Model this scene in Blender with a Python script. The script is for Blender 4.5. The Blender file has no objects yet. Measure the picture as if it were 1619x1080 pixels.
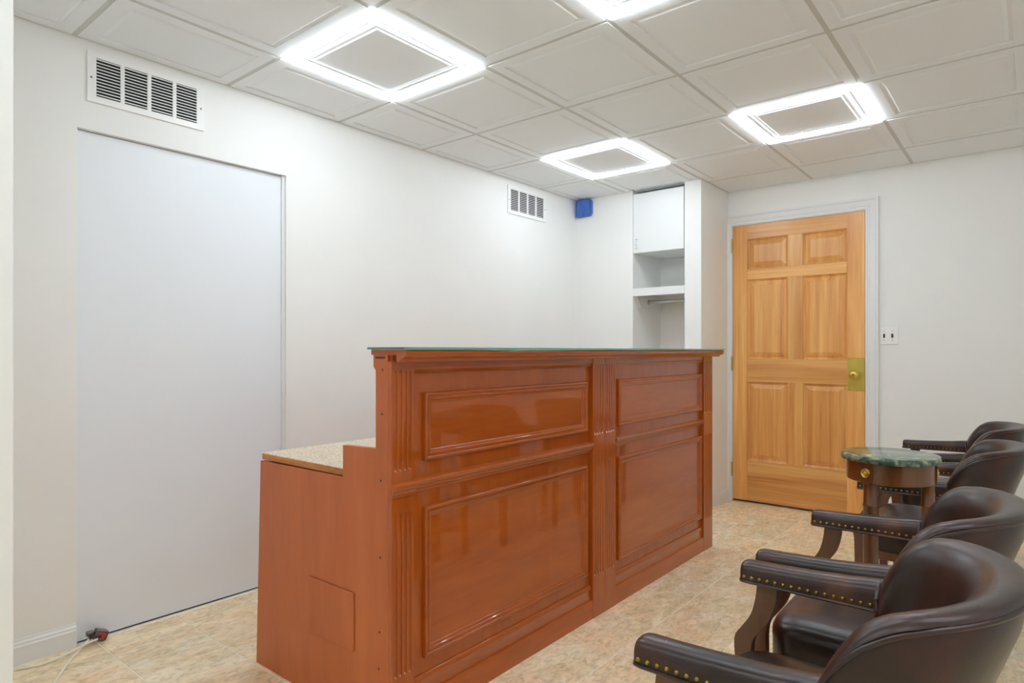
import bpy, bmesh, math, random
from mathutils import Vector, Matrix
random.seed(7)
PI = math.pi
sc = bpy.context.scene
col = sc.collection

# ------------------------------------------------------------------ camera
CAM_Z = 1.152
cam_d = bpy.data.cameras.new('camera')
cam_d.sensor_fit = 'HORIZONTAL'
cam_d.sensor_width = 36.0
cam_d.lens = 36.0 * 1008.0 / 1619.0
cam_d.shift_y = 14.8 / 1619.0
cam_d.clip_start = 0.02
cam = bpy.data.objects.new('camera', cam_d)
col.objects.link(cam)
cam.location = (0, 0, CAM_Z)
cam.rotation_euler = (PI / 2, 0, math.radians(39.23))
sc.camera = cam

# ------------------------------------------------------------------ world, exposure
w = bpy.data.worlds.new('world')
sc.world = w
w.use_nodes = True
w.node_tree.nodes['Background'].inputs[0].default_value = (0.5, 0.5, 0.5, 1)
w.node_tree.nodes['Background'].inputs[1].default_value = 0.0
sc.view_settings.view_transform = 'Standard'
sc.view_settings.look = 'None'
sc.view_settings.gamma = 1.0
sc.view_settings.use_curve_mapping = False
sc.view_settings.exposure = 0.0
LED_STRENGTH = 31.0
sc.cycles.max_bounces = 14
sc.cycles.diffuse_bounces = 10
sc.cycles.glossy_bounces = 5
sc.cycles.transmission_bounces = 8

# ------------------------------------------------------------------ room dimensions (metres)
H = 2.378            # ceiling face
XL = -2.890          # left wall
XR = 1.06            # right wall
YD = 4.894           # wall with the wooden door
YC = 4.378           # alcove / closet wall
YN = -1.60           # wall behind the camera

# ------------------------------------------------------------------ materials
def lin(c):
    return tuple(((v / 255) / 12.92 if v / 255 <= 0.04045 else ((v / 255 + 0.055) / 1.055) ** 2.4) for v in c) + (1.0,)

def new_mat(name):
    m = bpy.data.materials.new(name)
    m.use_nodes = True
    nt = m.node_tree
    b = nt.nodes['Principled BSDF']
    return m, nt, b

def N(nt, t, **kw):
    n = nt.nodes.new(t)
    for k, v in kw.items():
        setattr(n, k, v)
    return n

def ramp(nt, stops):
    r = N(nt, 'ShaderNodeValToRGB')
    e = r.color_ramp.elements
    while len(e) < len(stops):
        e.new(0.5)
    for i, (p, c) in enumerate(stops):
        e[i].position = p
        e[i].color = c
    return r

def plain(name, rgb, rough=0.5, metal=0.0, noise=0.0, nscale=8.0, bump=0.0, bscale=200.0, coat=0.0, spec=0.5):
    m, nt, b = new_mat(name)
    b.inputs['Roughness'].default_value = rough
    b.inputs['Metallic'].default_value = metal
    b.inputs['Coat Weight'].default_value = coat
    b.inputs['Specular IOR Level'].default_value = spec
    c = lin(rgb)
    if noise:
        tc = N(nt, 'ShaderNodeTexCoord')
        no = N(nt, 'ShaderNodeTexNoise')
        no.inputs['Scale'].default_value = nscale
        no.inputs['Detail'].default_value = 5
        nt.links.new(tc.outputs['Object'], no.inputs['Vector'])
        d = tuple(v * (1 - noise) for v in c[:3]) + (1,)
        u = tuple(min(1, v * (1 + noise)) for v in c[:3]) + (1,)
        r = ramp(nt, [(0.3, d), (0.7, u)])
        nt.links.new(no.outputs['Fac'], r.inputs['Fac'])
        nt.links.new(r.outputs['Color'], b.inputs['Base Color'])
    else:
        b.inputs['Base Color'].default_value = c
    if bump:
        tc = N(nt, 'ShaderNodeTexCoord')
        no = N(nt, 'ShaderNodeTexNoise')
        no.inputs['Scale'].default_value = bscale
        no.inputs['Detail'].default_value = 3
        nt.links.new(tc.outputs['Object'], no.inputs['Vector'])
        bp = N(nt, 'ShaderNodeBump')
        bp.inputs['Strength'].default_value = bump
        bp.inputs['Distance'].default_value = 0.002
        nt.links.new(no.outputs['Fac'], bp.inputs['Height'])
        nt.links.new(bp.outputs['Normal'], b.inputs['Normal'])
    return m

def wood(name, stops, stretch, rough=0.3, coat=0.0, coat_rough=0.1, scale=1.0, bump=0.05, obj_random=True, fine=0.35, spec=0.5, tint=0.0):
    """stretch = per-axis frequency (small along the grain)"""
    m, nt, b = new_mat(name)
    b.inputs['Roughness'].default_value = rough
    b.inputs['Coat Weight'].default_value = coat
    b.inputs['Coat Roughness'].default_value = coat_rough
    b.inputs['Specular IOR Level'].default_value = spec
    tc = N(nt, 'ShaderNodeTexCoord')
    mp = N(nt, 'ShaderNodeMapping')
    mp.inputs['Scale'].default_value = stretch
    nt.links.new(tc.outputs['Object'], mp.inputs['Vector'])
    vec = mp.outputs['Vector']
    if obj_random:
        oi = N(nt, 'ShaderNodeObjectInfo')
        ad = N(nt, 'ShaderNodeVectorMath', operation='ADD')
        mu = N(nt, 'ShaderNodeMath', operation='MULTIPLY')
        mu.inputs[1].default_value = 37.0
        nt.links.new(oi.outputs['Random'], mu.inputs[0])
        nt.links.new(vec, ad.inputs[0])
        nt.links.new(mu.outputs[0], ad.inputs[1])
        vec = ad.outputs['Vector']
    n1 = N(nt, 'ShaderNodeTexNoise')
    n1.inputs['Scale'].default_value = 1.0 * scale
    n1.inputs['Detail'].default_value = 4
    n1.inputs['Distortion'].default_value = 0.6
    n2 = N(nt, 'ShaderNodeTexNoise')
    n2.inputs['Scale'].default_value = 7.0 * scale
    n2.inputs['Detail'].default_value = 6
    nt.links.new(vec, n1.inputs['Vector'])
    nt.links.new(vec, n2.inputs['Vector'])
    mx = N(nt, 'ShaderNodeMix')
    mx.inputs[0].default_value = fine
    nt.links.new(n1.outputs['Fac'], mx.inputs[2])
    nt.links.new(n2.outputs['Fac'], mx.inputs[3])
    r = ramp(nt, stops)
    nt.links.new(mx.outputs[0], r.inputs['Fac'])
    nt.links.new(r.outputs['Color'], b.inputs['Base Color'])
    if tint:
        rt = N(nt, 'ShaderNodeMapRange')
        rt.inputs[3].default_value = 1 - tint; rt.inputs[4].default_value = 1 + tint * 0.4
        nt.links.new(oi.outputs['Random'], rt.inputs[0])
        ml = N(nt, 'ShaderNodeVectorMath', operation='SCALE')
        nt.links.new(r.outputs['Color'], ml.inputs[0]); nt.links.new(rt.outputs[0], ml.inputs['Scale'])
        nt.links.new(ml.outputs['Vector'], b.inputs['Base Color'])
    bp = N(nt, 'ShaderNodeBump')
    bp.inputs['Strength'].default_value = bump
    bp.inputs['Distance'].default_value = 0.002
    nt.links.new(n2.outputs['Fac'], bp.inputs['Height'])
    nt.links.new(bp.outputs['Normal'], b.inputs['Normal'])
    return m

M = {}
M['wall'] = plain('wall_paint', (236, 236, 233), 0.55, bump=0.10, bscale=160, noise=0.012, nscale=3)
M['panel_paint'] = plain('cool_white_paint', (231, 235, 240), 0.42, bump=0.06, bscale=120)
M['trim'] = plain('white_trim_paint', (229, 230, 229), 0.35)
M['tile_white'] = plain('ceiling_vinyl', (238, 242, 245), 0.55, bump=0.05, bscale=300)
M['tee'] = plain('ceiling_tee_metal', (205, 206, 203), 0.5)
M['plenum'] = plain('dark_plenum', (60, 60, 60), 0.9)
M['vent'] = plain('vent_enamel', (238, 238, 236), 0.35)
M['duct'] = plain('duct_shade', (38, 36, 34), 0.9)
M['gap_shade'] = plain('gap_shade', (40, 36, 32), 0.9)  # shade of the door gaps, put into a dark colour
M['chrome'] = plain('satin_chrome', (200, 200, 200), 0.22, metal=1.0)
M['brass'] = plain('brass', (214, 190, 98), 0.28, metal=1.0, noise=0.08, nscale=30)
M['brass_plate'] = plain('brushed_brass', (198, 180, 92), 0.36, metal=1.0, noise=0.1, nscale=14)
M['old_brass'] = plain('antique_brass', (150, 126, 62), 0.35, metal=1.0)
M['hinge'] = plain('hinge_brass', (196, 178, 120), 0.35, metal=1.0)
M['switch'] = plain('switch_plastic', (240, 240, 238), 0.3)
M['switch_dark'] = plain('toggle_dark', (48, 46, 46), 0.4)
M['cable'] = plain('cable_white', (236, 228, 214), 0.45)
M['grey_metal'] = plain('grey_metal', (120, 112, 108), 0.4, metal=0.7)
M['red_label'] = plain('red_label', (176, 60, 58), 0.5)
M['black'] = plain('black_plastic', (30, 28, 27), 0.45)
M['grout'] = plain('grout', (240, 232, 220), 0.8, noise=0.05, nscale=20)
M['chip'] = plain('bare_wood_chip', (222, 190, 160), 0.7)
M['hole_slot_dark'] = plain('screw_hole', (70, 34, 22), 0.7)
M['plywood'] = wood('plywood_edge', [(0.3, lin((120, 66, 30))), (0.55, lin((196, 130, 66))), (0.8, lin((214, 158, 92)))], (4, 20, 30), 0.6)

def laminate():
    m, nt, b = new_mat('speckled_laminate')
    tc = N(nt, 'ShaderNodeTexCoord')
    v = N(nt, 'ShaderNodeTexNoise'); v.inputs['Scale'].default_value = 150; v.inputs['Detail'].default_value = 2
    nt.links.new(tc.outputs['Object'], v.inputs['Vector'])
    r = ramp(nt, [(0.36, lin((170, 140, 104))), (0.47, lin((214, 196, 166))), (0.6, lin((226, 214, 190)))])
    nt.links.new(v.outputs['Fac'], r.inputs['Fac'])
    nt.links.new(r.outputs['Color'], b.inputs['Base Color'])
    b.inputs['Roughness'].default_value = 0.3
    return m
M['laminate'] = laminate()

DESK = [(0.25, lin((150, 64, 8))), (0.5, lin((168, 78, 13))), (0.75, lin((180, 90, 22)))]
M['desk_v'] = wood('cherry_lacquer_upright', DESK, (9, 9, 1.2), 0.36, coat=1.0, coat_rough=0.035, bump=0.03, spec=0.2)
M['desk_h'] = wood('cherry_lacquer_lengthwise', DESK, (9, 1.2, 9), 0.36, coat=1.0, coat_rough=0.035, bump=0.03, spec=0.2)
M['desk_side'] = wood('cherry_satin_side', [(0.25, lin((166, 84, 38))), (0.5, lin((182, 96, 46))), (0.75, lin((194, 108, 56)))], (7, 7, 0.9), 0.45, coat=0.15, coat_rough=0.3, bump=0.04)
PINE = [(0.28, lin((176, 104, 44))), (0.40, lin((212, 144, 74))), (0.56, lin((229, 168, 96))), (0.72, lin((242, 196, 130)))]
M['pine_v'] = wood('pine_varnish_upright', PINE, (16, 16, 0.55), 0.34, coat=0.3, coat_rough=0.2, bump=0.02, fine=0.28, tint=0.14)
M['pine_h'] = wood('pine_varnish_crosswise', PINE, (0.55, 16, 16), 0.34, coat=0.3, coat_rough=0.2, bump=0.02, fine=0.28, tint=0.14)
WALN = [(0.25, lin((66, 36, 16))), (0.5, lin((92, 52, 24))), (0.75, lin((112, 66, 32)))]
M['walnut'] = wood('walnut_varnish', WALN, (14, 14, 2.0), 0.35, coat=0.3, coat_rough=0.15)
MAH = [(0.25, lin((70, 36, 12))), (0.5, lin((98, 54, 20))), (0.75, lin((118, 70, 30)))]
M['mahogany'] = wood('mahogany_polish', MAH, (10, 10, 2.0), 0.28, coat=0.5, coat_rough=0.1)

def leather():
    m, nt, b = new_mat('brown_leather')
    tc = N(nt, 'ShaderNodeTexCoord')
    n1 = N(nt, 'ShaderNodeTexNoise'); n1.inputs['Scale'].default_value = 5.5; n1.inputs['Detail'].default_value = 5
    n2 = N(nt, 'ShaderNodeTexVoronoi'); n2.inputs['Scale'].default_value = 420
    n3 = N(nt, 'ShaderNodeTexNoise'); n3.inputs['Scale'].default_value = 14; n3.inputs['Detail'].default_value = 6
    for n in (n1, n2, n3):
        nt.links.new(tc.outputs['Object'], n.inputs['Vector'])
    r = ramp(nt, [(0.3, lin((38, 29, 26))), (0.50, lin((49, 35, 31))), (0.62, lin((66, 40, 34))), (0.76, lin((98, 62, 41)))])
    nt.links.new(n1.outputs['Fac'], r.inputs['Fac'])
    nt.links.new(r.outputs['Color'], b.inputs['Base Color'])
    rr = N(nt, 'ShaderNodeMapRange')
    rr.inputs[3].default_value = 0.22; rr.inputs[4].default_value = 0.40
    nt.links.new(n3.outputs['Fac'], rr.inputs[0])
    nt.links.new(rr.outputs[0], b.inputs['Roughness'])
    b.inputs['Specular IOR Level'].default_value = 0.34
    b.inputs['Coat Weight'].default_value = 0.08
    b.inputs['Coat Roughness'].default_value = 0.2
    bp = N(nt, 'ShaderNodeBump'); bp.inputs['Strength'].default_value = 0.10; bp.inputs['Distance'].default_value = 0.001
    nt.links.new(n2.outputs['Distance'], bp.inputs['Height'])
    bp2 = N(nt, 'ShaderNodeBump'); bp2.inputs['Strength'].default_value = 0.12; bp2.inputs['Distance'].default_value = 0.004
    nt.links.new(n3.outputs['Fac'], bp2.inputs['Height'])
    nt.links.new(bp.outputs['Normal'], bp2.inputs['Normal'])
    nt.links.new(bp2.outputs['Normal'], b.inputs['Normal'])
    return m
M['leather'] = leather()

def marble():
    m, nt, b = new_mat('green_marble')
    tc = N(nt, 'ShaderNodeTexCoord')
    n1 = N(nt, 'ShaderNodeTexNoise'); n1.inputs['Scale'].default_value = 26; n1.inputs['Detail'].default_value = 9; n1.inputs['Distortion'].default_value = 1.2
    nt.links.new(tc.outputs['Object'], n1.inputs['Vector'])
    r = ramp(nt, [(0.34, lin((44, 58, 46))), (0.48, lin((82, 98, 80))), (0.58, lin((120, 130, 106))), (0.70, lin((166, 168, 142)))])
    nt.links.new(n1.outputs['Fac'], r.inputs['Fac'])
    nt.links.new(r.outputs['Color'], b.inputs['Base Color'])
    b.inputs['Roughness'].default_value = 0.12
    return m
M['marble'] = marble()

def travertine():
    m, nt, b = new_mat('travertine_tile')
    tc = N(nt, 'ShaderNodeTexCoord')
    oi = N(nt, 'ShaderNodeObjectInfo')
    mu = N(nt, 'ShaderNodeMath', operation='MULTIPLY'); mu.inputs[1].default_value = 53.0
    nt.links.new(oi.outputs['Random'], mu.inputs[0])
    ad = N(nt, 'ShaderNodeVectorMath', operation='ADD')
    nt.links.new(tc.outputs['Object'], ad.inputs[0]); nt.links.new(mu.outputs[0], ad.inputs[1])
    mp = N(nt, 'ShaderNodeMapping'); mp.inputs['Scale'].default_value = (1.9, 1.0, 1); mp.inputs['Rotation'].default_value = (0, 0, 0.5)
    nt.links.new(ad.outputs['Vector'], mp.inputs['Vector'])
    n1 = N(nt, 'ShaderNodeTexNoise'); n1.inputs['Scale'].default_value = 5.0; n1.inputs['Detail'].default_value = 8; n1.inputs['Distortion'].default_value = 0.8
    n2 = N(nt, 'ShaderNodeTexNoise'); n2.inputs['Scale'].default_value = 26.0; n2.inputs['Detail'].default_value = 6; n2.inputs['Distortion'].default_value = 1.0
    n3 = N(nt, 'ShaderNodeTexNoise'); n3.inputs['Scale'].default_value = 2.2; n3.inputs['Detail'].default_value = 3
    for n in (n1, n2, n3):
        nt.links.new(mp.outputs['Vector'], n.inputs['Vector'])
    r1 = ramp(nt, [(0.28, lin((226, 202, 164))), (0.45, lin((238, 216, 180))), (0.58, lin((244, 226, 194))), (0.72, lin((249, 237, 214)))])
    nt.links.new(n1.outputs['Fac'], r1.inputs['Fac'])
    r2 = ramp(nt, [(0.30, (0.68, 0.65, 0.60, 1)), (0.48, (0.97, 0.96, 0.95, 1)), (0.66, (1.12, 1.12, 1.12, 1))])
    nt.links.new(n2.outputs['Fac'], r2.inputs['Fac'])
    mx = N(nt, 'ShaderNodeMix', data_type='RGBA', blend_type='MULTIPLY'); mx.inputs[0].default_value = 0.8
    nt.links.new(r1.outputs['Color'], mx.inputs[6]); nt.links.new(r2.outputs['Color'], mx.inputs[7])
    # warm / pinkish / greyish patches, different tile by tile
    r3 = ramp(nt, [(0.36, (0.95, 0.99, 0.98, 1)), (0.52, (1, 1, 1, 1)), (0.70, (1.04, 0.95, 0.90, 1))])
    nt.links.new(n3.outputs['Fac'], r3.inputs['Fac'])
    mx2 = N(nt, 'ShaderNodeMix', data_type='RGBA', blend_type='MULTIPLY'); mx2.inputs[0].default_value = 1.0
    nt.links.new(mx.outputs[2], mx2.inputs[6]); nt.links.new(r3.outputs['Color'], mx2.inputs[7])
    r4 = ramp(nt, [(0.0, (0.94, 0.94, 0.93, 1)), (0.5, (1.0, 0.99, 0.98, 1)), (1.0, (1.05, 1.03, 1.0, 1))])
    nt.links.new(oi.outputs['Random'], r4.inputs['Fac'])
    mx3 = N(nt, 'ShaderNodeMix', data_type='RGBA', blend_type='MULTIPLY'); mx3.inputs[0].default_value = 1.0
    nt.links.new(mx2.outputs[2], mx3.inputs[6]); nt.links.new(r4.outputs['Color'], mx3.inputs[7])
    nt.links.new(mx3.outputs[2], b.inputs['Base Color'])
    b.inputs['Roughness'].default_value = 0.24
    bp = N(nt, 'ShaderNodeBump'); bp.inputs['Strength'].default_value = 0.05; bp.inputs['Distance'].default_value = 0.002
    nt.links.new(n2.outputs['Fac'], bp.inputs['Height'])
    nt.links.new(bp.outputs['Normal'], b.inputs['Normal'])
    return m
M['stone'] = travertine()

def tape():
    m, nt, b = new_mat('blue_masking_tape')
    tc = N(nt, 'ShaderNodeTexCoord')
    wv = N(nt, 'ShaderNodeTexNoise'); wv.inputs['Scale'].default_value = 1.0; wv.inputs['Detail'].default_value = 4
    mp = N(nt, 'ShaderNodeMapping'); mp.inputs['Scale'].default_value = (60, 60, 6)
    nt.links.new(tc.outputs['Object'], mp.inputs['Vector']); nt.links.new(mp.outputs['Vector'], wv.inputs['Vector'])
    r = ramp(nt, [(0.35, lin((52, 86, 160))), (0.55, lin((72, 116, 198))), (0.75, lin((88, 130, 208)))])
    nt.links.new(wv.outputs['Fac'], r.inputs['Fac'])
    nt.links.new(r.outputs['Color'], b.inputs['Base Color'])
    b.inputs['Roughness'].default_value = 0.5
    return m
M['tape'] = tape()

def glass():
    m, nt, b = new_mat('green_tinted_glass')
    b.inputs['Base Color'].default_value = lin((120, 190, 176))
    b.inputs['Roughness'].default_value = 0.03
    b.inputs['Transmission Weight'].default_value = 0.8
    b.inputs['IOR'].default_value = 1.5
    return m
M['glass'] = glass()

def led():
    m, nt, b = new_mat('led_diffuser')
    b.inputs['Base Color'].default_value = (0.9, 0.9, 0.9, 1)
    b.inputs['Emission Color'].default_value = (0.86, 0.96, 1.06, 1)
    b.inputs['Emission Strength'].default_value = LED_STRENGTH
    return m
M['led'] = led()

# ------------------------------------------------------------------ mesh helpers
def add(bm, vs, fs):
    bv = [bm.verts.new(v) for v in vs]
    for f in fs:
        try:
            bm.faces.new([bv[i] for i in f])
        except ValueError:
            pass
    return bv

BOXF = [(0, 3, 2, 1), (4, 5, 6, 7), (0, 1, 5, 4), (1, 2, 6, 5), (2, 3, 7, 6), (3, 0, 4, 7)]
def box(bm, x0, x1, y0, y1, z0, z1):
    return add(bm, [(x0, y0, z0), (x1, y0, z0), (x1, y1, z0), (x0, y1, z0), (x0, y0, z1), (x1, y0, z1), (x1, y1, z1), (x0, y1, z1)], BOXF)

def bbox(x0, x1, y0, y1, z0, z1, bev=0.0, seg=1):
    bm = bmesh.new()
    box(bm, x0, x1, y0, y1, z0, z1)
    if bev:
        bmesh.ops.bevel(bm, geom=list(bm.edges), offset=bev, segments=seg, affect='EDGES', profile=0.5)
    return bm

def extrude(bm, pts, axis, a0, a1):
    """closed 2-D polygon pts extruded along axis ('x': pts=(y,z), 'y': pts=(x,z), 'z': pts=(x,y))"""
    def mk(p, a):
        return {'x': (a, p[0], p[1]), 'y': (p[0], a, p[1]), 'z': (p[0], p[1], a)}[axis]
    n = len(pts)
    v = [mk(p, a0) for p in pts] + [mk(p, a1) for p in pts]
    f = [tuple(range(n)), tuple(range(2 * n - 1, n - 1, -1))]
    f += [(i, n + i, n + (i + 1) % n, (i + 1) % n) for i in range(n)]
    add(bm, v, f)

def lathe(bm, prof, seg=24, c=(0, 0, 0), axis='z'):
    """prof = [(r, h)...]"""
    rings = []
    for r, h in prof:
        ring = []
        for k in range(seg):
            a = 2 * PI * k / seg
            p = (r * math.cos(a), r * math.sin(a), h)
            if axis == 'y-':
                p = (p[0], -p[2], p[1])
            elif axis == 'x':
                p = (p[2], p[0], p[1])
            ring.append(bm.verts.new((p[0] + c[0], p[1] + c[1], p[2] + c[2])))
        rings.append(ring)
    for a, b in zip(rings, rings[1:]):
        for k in range(seg):
            bm.faces.new((a[k], a[(k + 1) % seg], b[(k + 1) % seg], b[k]))
    bm.faces.new(rings[0][::-1])
    bm.faces.new(rings[-1])

def tube(bm, pts, r, seg=8):
    pts = [Vector(p) for p in pts]
    rings = []
    for i, p in enumerate(pts):
        t = (pts[min(i + 1, len(pts) - 1)] - pts[max(i - 1, 0)]).normalized()
        up = Vector((0, 0, 1)) if abs(t.z) < 0.9 else Vector((1, 0, 0))
        a = t.cross(up).normalized(); b = t.cross(a).normalized()
        rr = r[i] if isinstance(r, (list, tuple)) else r
        rings.append([bm.verts.new(p + (a * math.cos(2 * PI * k / seg) + b * math.sin(2 * PI * k / seg)) * rr) for k in range(seg)])
    for a, b in zip(rings, rings[1:]):
        for k in range(seg):
            bm.faces.new((a[k], a[(k + 1) % seg], b[(k + 1) % seg], b[k]))
    bm.faces.new(rings[0][::-1]); bm.faces.new(rings[-1])

def catmull(pts, n=8):
    pts = [Vector(p) for p in pts]
    P = [pts[0]] + pts + [pts[-1]]
    out = []
    for i in range(1, len(P) - 2):
        p0, p1, p2, p3 = P[i - 1:i + 3]
        for k in range(n):
            t = k / n
            out.append(0.5 * ((2 * p1) + (p2 - p0) * t + (2 * p0 - 5 * p1 + 4 * p2 - p3) * t * t + (3 * p1 - p0 - 3 * p2 + p3) * t ** 3))
    out.append(pts[-1])
    return out

def obj(name, bm, mat, parent=None, smooth=False, angle=35, normals=True):
    if normals:
        bmesh.ops.recalc_face_normals(bm, faces=list(bm.faces))
    me = bpy.data.meshes.new(name)
    bm.to_mesh(me); bm.free()
    if smooth:
        for p in me.polygons:
            p.use_smooth = True
        try:
            me.set_sharp_from_angle(angle=math.radians(angle))
        except Exception:
            pass
    me.materials.append(M[mat])
    o = bpy.data.objects.new(name, me)
    col.objects.link(o)
    if parent:
        o.parent = parent
    return o

def link_mesh(name, me, parent=None, loc=(0, 0, 0)):
    o = bpy.data.objects.new(name, me)
    col.objects.link(o)
    if parent:
        o.parent = parent
    o.location = loc
    return o

def empty(name, loc=(0, 0, 0), rz=0):
    o = bpy.data.objects.new(name, None)
    o.empty_display_size = 0.1
    col.objects.link(o)
    o.location = loc
    o.rotation_euler = (0, 0, rz)
    return o

def tag(o, label, cat, group=None):
    o['label'] = label
    o['category'] = cat
    if group:
        o['group'] = group
    return o

def struct(o, label, cat):
    o['kind'] = 'structure'
    o['label'] = label
    o['category'] = cat
    return o

# ring of mitred moulding: rectangle (a0..a1, b0..b1) with profile [(inset, height)...]
def mitred(bm, a0, a1, b0, b1, prof, mk, closed_profile=True):
    n = len(prof)
    rings = []
    for (sa, sb) in ((0, 0), (1, 0), (1, 1), (0, 1)):
        ring = []
        for ins, h in prof:
            a = a0 + ins if sa == 0 else a1 - ins
            b = b0 + ins if sb == 0 else b1 - ins
            ring.append(bm.verts.new(mk(a, b, h)))
        rings.append(ring)
    for i in range(4):
        r0, r1 = rings[i], rings[(i + 1) % 4]
        for k in range(n - 1 if not closed_profile else n):
            bm.faces.new((r0[k], r0[(k + 1) % n], r1[(k + 1) % n], r1[k]))
    return rings

# =================================================================== SETTING
# ---- floor: grout bed with single stone tiles on it
bm = bbox(XL - 0.12, XR + 0.12, YN - 0.12, YD + 0.12, -0.10, -0.0025)
floor = struct(obj('floor', bm, 'grout'), 'tan travertine tile floor with pale grout joints', 'floor')
T = 0.3048
xj = [-1.224 + T * k for k in range(-6, 9)]
yj = [1.830 + T * k for k in range(-12, 12)]
def clipj(js, lo, hi):
    js = [j for j in js if lo + 0.02 < j < hi - 0.02]
    return [lo] + js + [hi]
xs_ = clipj(xj, XL, XR); ys_ = clipj(yj, YN, YD)
tile_cache = {}
for i in range(len(xs_) - 1):
    for j in range(len(ys_) - 1):
        x0, x1, y0, y1 = xs_[i], xs_[i + 1], ys_[j], ys_[j + 1]
        if y1 > YC + 0.01 and x1 <= -1.9 and y0 > YC:
            pass
        wx, wy = round(x1 - x0, 4), round(y1 - y0, 4)
        key = (wx, wy)
        if key not in tile_cache:
            g = 0.0024
            b = bbox(-wx / 2 + g, wx / 2 - g, -wy / 2 + g, wy / 2 - g, -0.010, 0.0)
            es = [e for e in b.edges if all(v.co.z > -0.001 for v in e.verts)]
            bmesh.ops.bevel(b, geom=es, offset=0.0012, segments=1, affect='EDGES')
            me = bpy.data.meshes.new('floor_tile'); b.to_mesh(me); b.free()
            me.materials.append(M['stone'])
            tile_cache[key] = me
        link_mesh('floor_tile', tile_cache[key], floor, ((x0 + x1) / 2, (y0 + y1) / 2, 0))

# ---- walls
WT = 0.10
PY0, PY1, PZ = 0.855, 1.755, 2.028         # blanked doorway in the left wall
bm = bmesh.new()
box(bm, XL - WT, XL, YN - 0.1, PY0, 0, H + 0.02)
box(bm, XL - WT, XL, PY1, YC + 0.6, 0, H + 0.02)
box(bm, XL - WT, XL, PY0, PY1, PZ, H + 0.02)
struct(obj('wall_left', bm, 'wall'), 'long white left wall with two vents and a blanked doorway', 'wall')
# door wall with its opening
DX0, DX1, DZ = -1.800, -0.878, 2.117
bm = bmesh.new()
box(bm, -1.95, DX0, YD, YD + WT, 0, H + 0.02)
box(bm, DX1, XR + 0.1, YD, YD + WT, 0, H + 0.02)
box(bm, DX0, DX1, YD, YD + WT, DZ, H + 0.02)
struct(obj('wall_back', bm, 'wall'), 'light grey wall around the wooden door', 'wall')
bm = bbox(DX0 - 0.15, DX1 + 0.15, YD + WT, YD + WT + 0.03, 0, DZ + 0.15)
struct(obj('wall_door_backing', bm, 'gap_shade'), 'dark backing behind the wooden door', 'wall')  # unseen dark sheet; its colour keeps the gaps round the door dark
# alcove wall: solid part, closet niche, pier
CX0, CX1, PX1 = -2.377, -1.956, -1.832
bm = bmesh.new()
box(bm, XL - 0.0, CX0, YC, YD + 0.05, 0, H + 0.02)
box(bm, CX1, PX1, YC, YD + 0.02, 0, H + 0.02)
box(bm, CX0, CX1, 4.846, YD + 0.05, 0, H + 0.02)
struct(obj('wall_alcove', bm, 'wall'), 'white far wall with an open closet niche and pier', 'wall')
bm = bbox(XR, XR + WT, YN - 0.1, YD + 0.1, 0, H + 0.02)
struct(obj('wall_right', bm, 'wall'), 'plain white wall behind the leather chairs', 'wall')
bm = bbox(XL - 0.1, XR + 0.1, YN - WT, YN, 0, H + 0.02)
struct(obj('wall_front', bm, 'wall'), 'plain white wall behind the viewer', 'wall')
# near wall stub whose end shows at the left picture edge
SX = -1.72
bm = bbox(XL, SX, 0.27, 0.3895, 0, H + 0.01, 0.002)
struct(obj('wall_stub', bm, 'wall'), 'end of a white partition wall at the left picture edge', 'wall')

# ---- baseboards
BB = [(0, 0), (0.014, 0), (0.014, 0.066), (0.011, 0.070), (0.011, 0.078), (0.006, 0.084), (0.004, 0.092), (0, 0.092)]
def baseboard_y(name, x, sgn, y0, y1, label):
    b = bmesh.new(); extrude(b, [(x + sgn * d, z) for d, z in BB], 'y', y0, y1)
    return struct(obj(name, b, 'trim'), label, 'baseboard')
def baseboard_x(name, y, sgn, x0, x1, label):
    b = bmesh.new(); extrude(b, [(y + sgn * d, z) for d, z in BB], 'x', x0, x1)
    return struct(obj(name, b, 'trim'), label, 'baseboard')
baseboard_y('baseboard_left', XL, 1, 0.3895, PY0 - 0.006, 'white moulded baseboard left of the blanked doorway')
baseboard_y('baseboard_left_far', XL, 1, PY1 + 0.004, YC, 'white moulded baseboard right of the blanked doorway')
baseboard_x('baseboard_alcove', YC, -1, XL + 0.014, CX0, 'white moulded baseboard along the alcove wall')
baseboard_y('baseboard_pier', PX1, 1, YC, YD - 0.022, 'white moulded baseboard along the pier beside the wooden door')
baseboard_x('baseboard_back', YD, -1, -0.795, XR, 'white moulded baseboard right of the wooden door')
baseboard_y('baseboard_right', XR, -1, YN, YD - 0.014, 'white moulded baseboard behind the chairs')

# ---- blanked doorway panel (door_1): flush painted slab set back in the wall
d1 = struct(empty('door_1', (XL - 0.026, (PY0 + PY1) / 2, 0)), 'blank cool white flush panel filling a former doorway', 'door')
def local(o, bm):
    bmesh.ops.translate(bm, verts=list(bm.verts), vec=-Vector(o.location))
    return bm
obj('slab', local(d1, bbox(XL - 0.066, XL - 0.026, PY0 + 0.003, PY1 - 0.014, 0.0045, PZ - 0.003, 0.001)), 'panel_paint', d1)
b = bmesh.new(); box(b, XL - 0.08, XL - 0.014, PY1 - 0.014, PY1 - 0.0005, 0, PZ - 0.0005)
obj('jamb_strip', local(d1, b), 'trim', d1)
obj('floor_gap_shade', local(d1, bbox(XL - 0.08, XL - 0.030, PY0 + 0.002, PY1 - 0.002, 0.0, 0.0055)), 'gap_shade', d1)  # solid dark strip standing in for the shade under the slab

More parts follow.
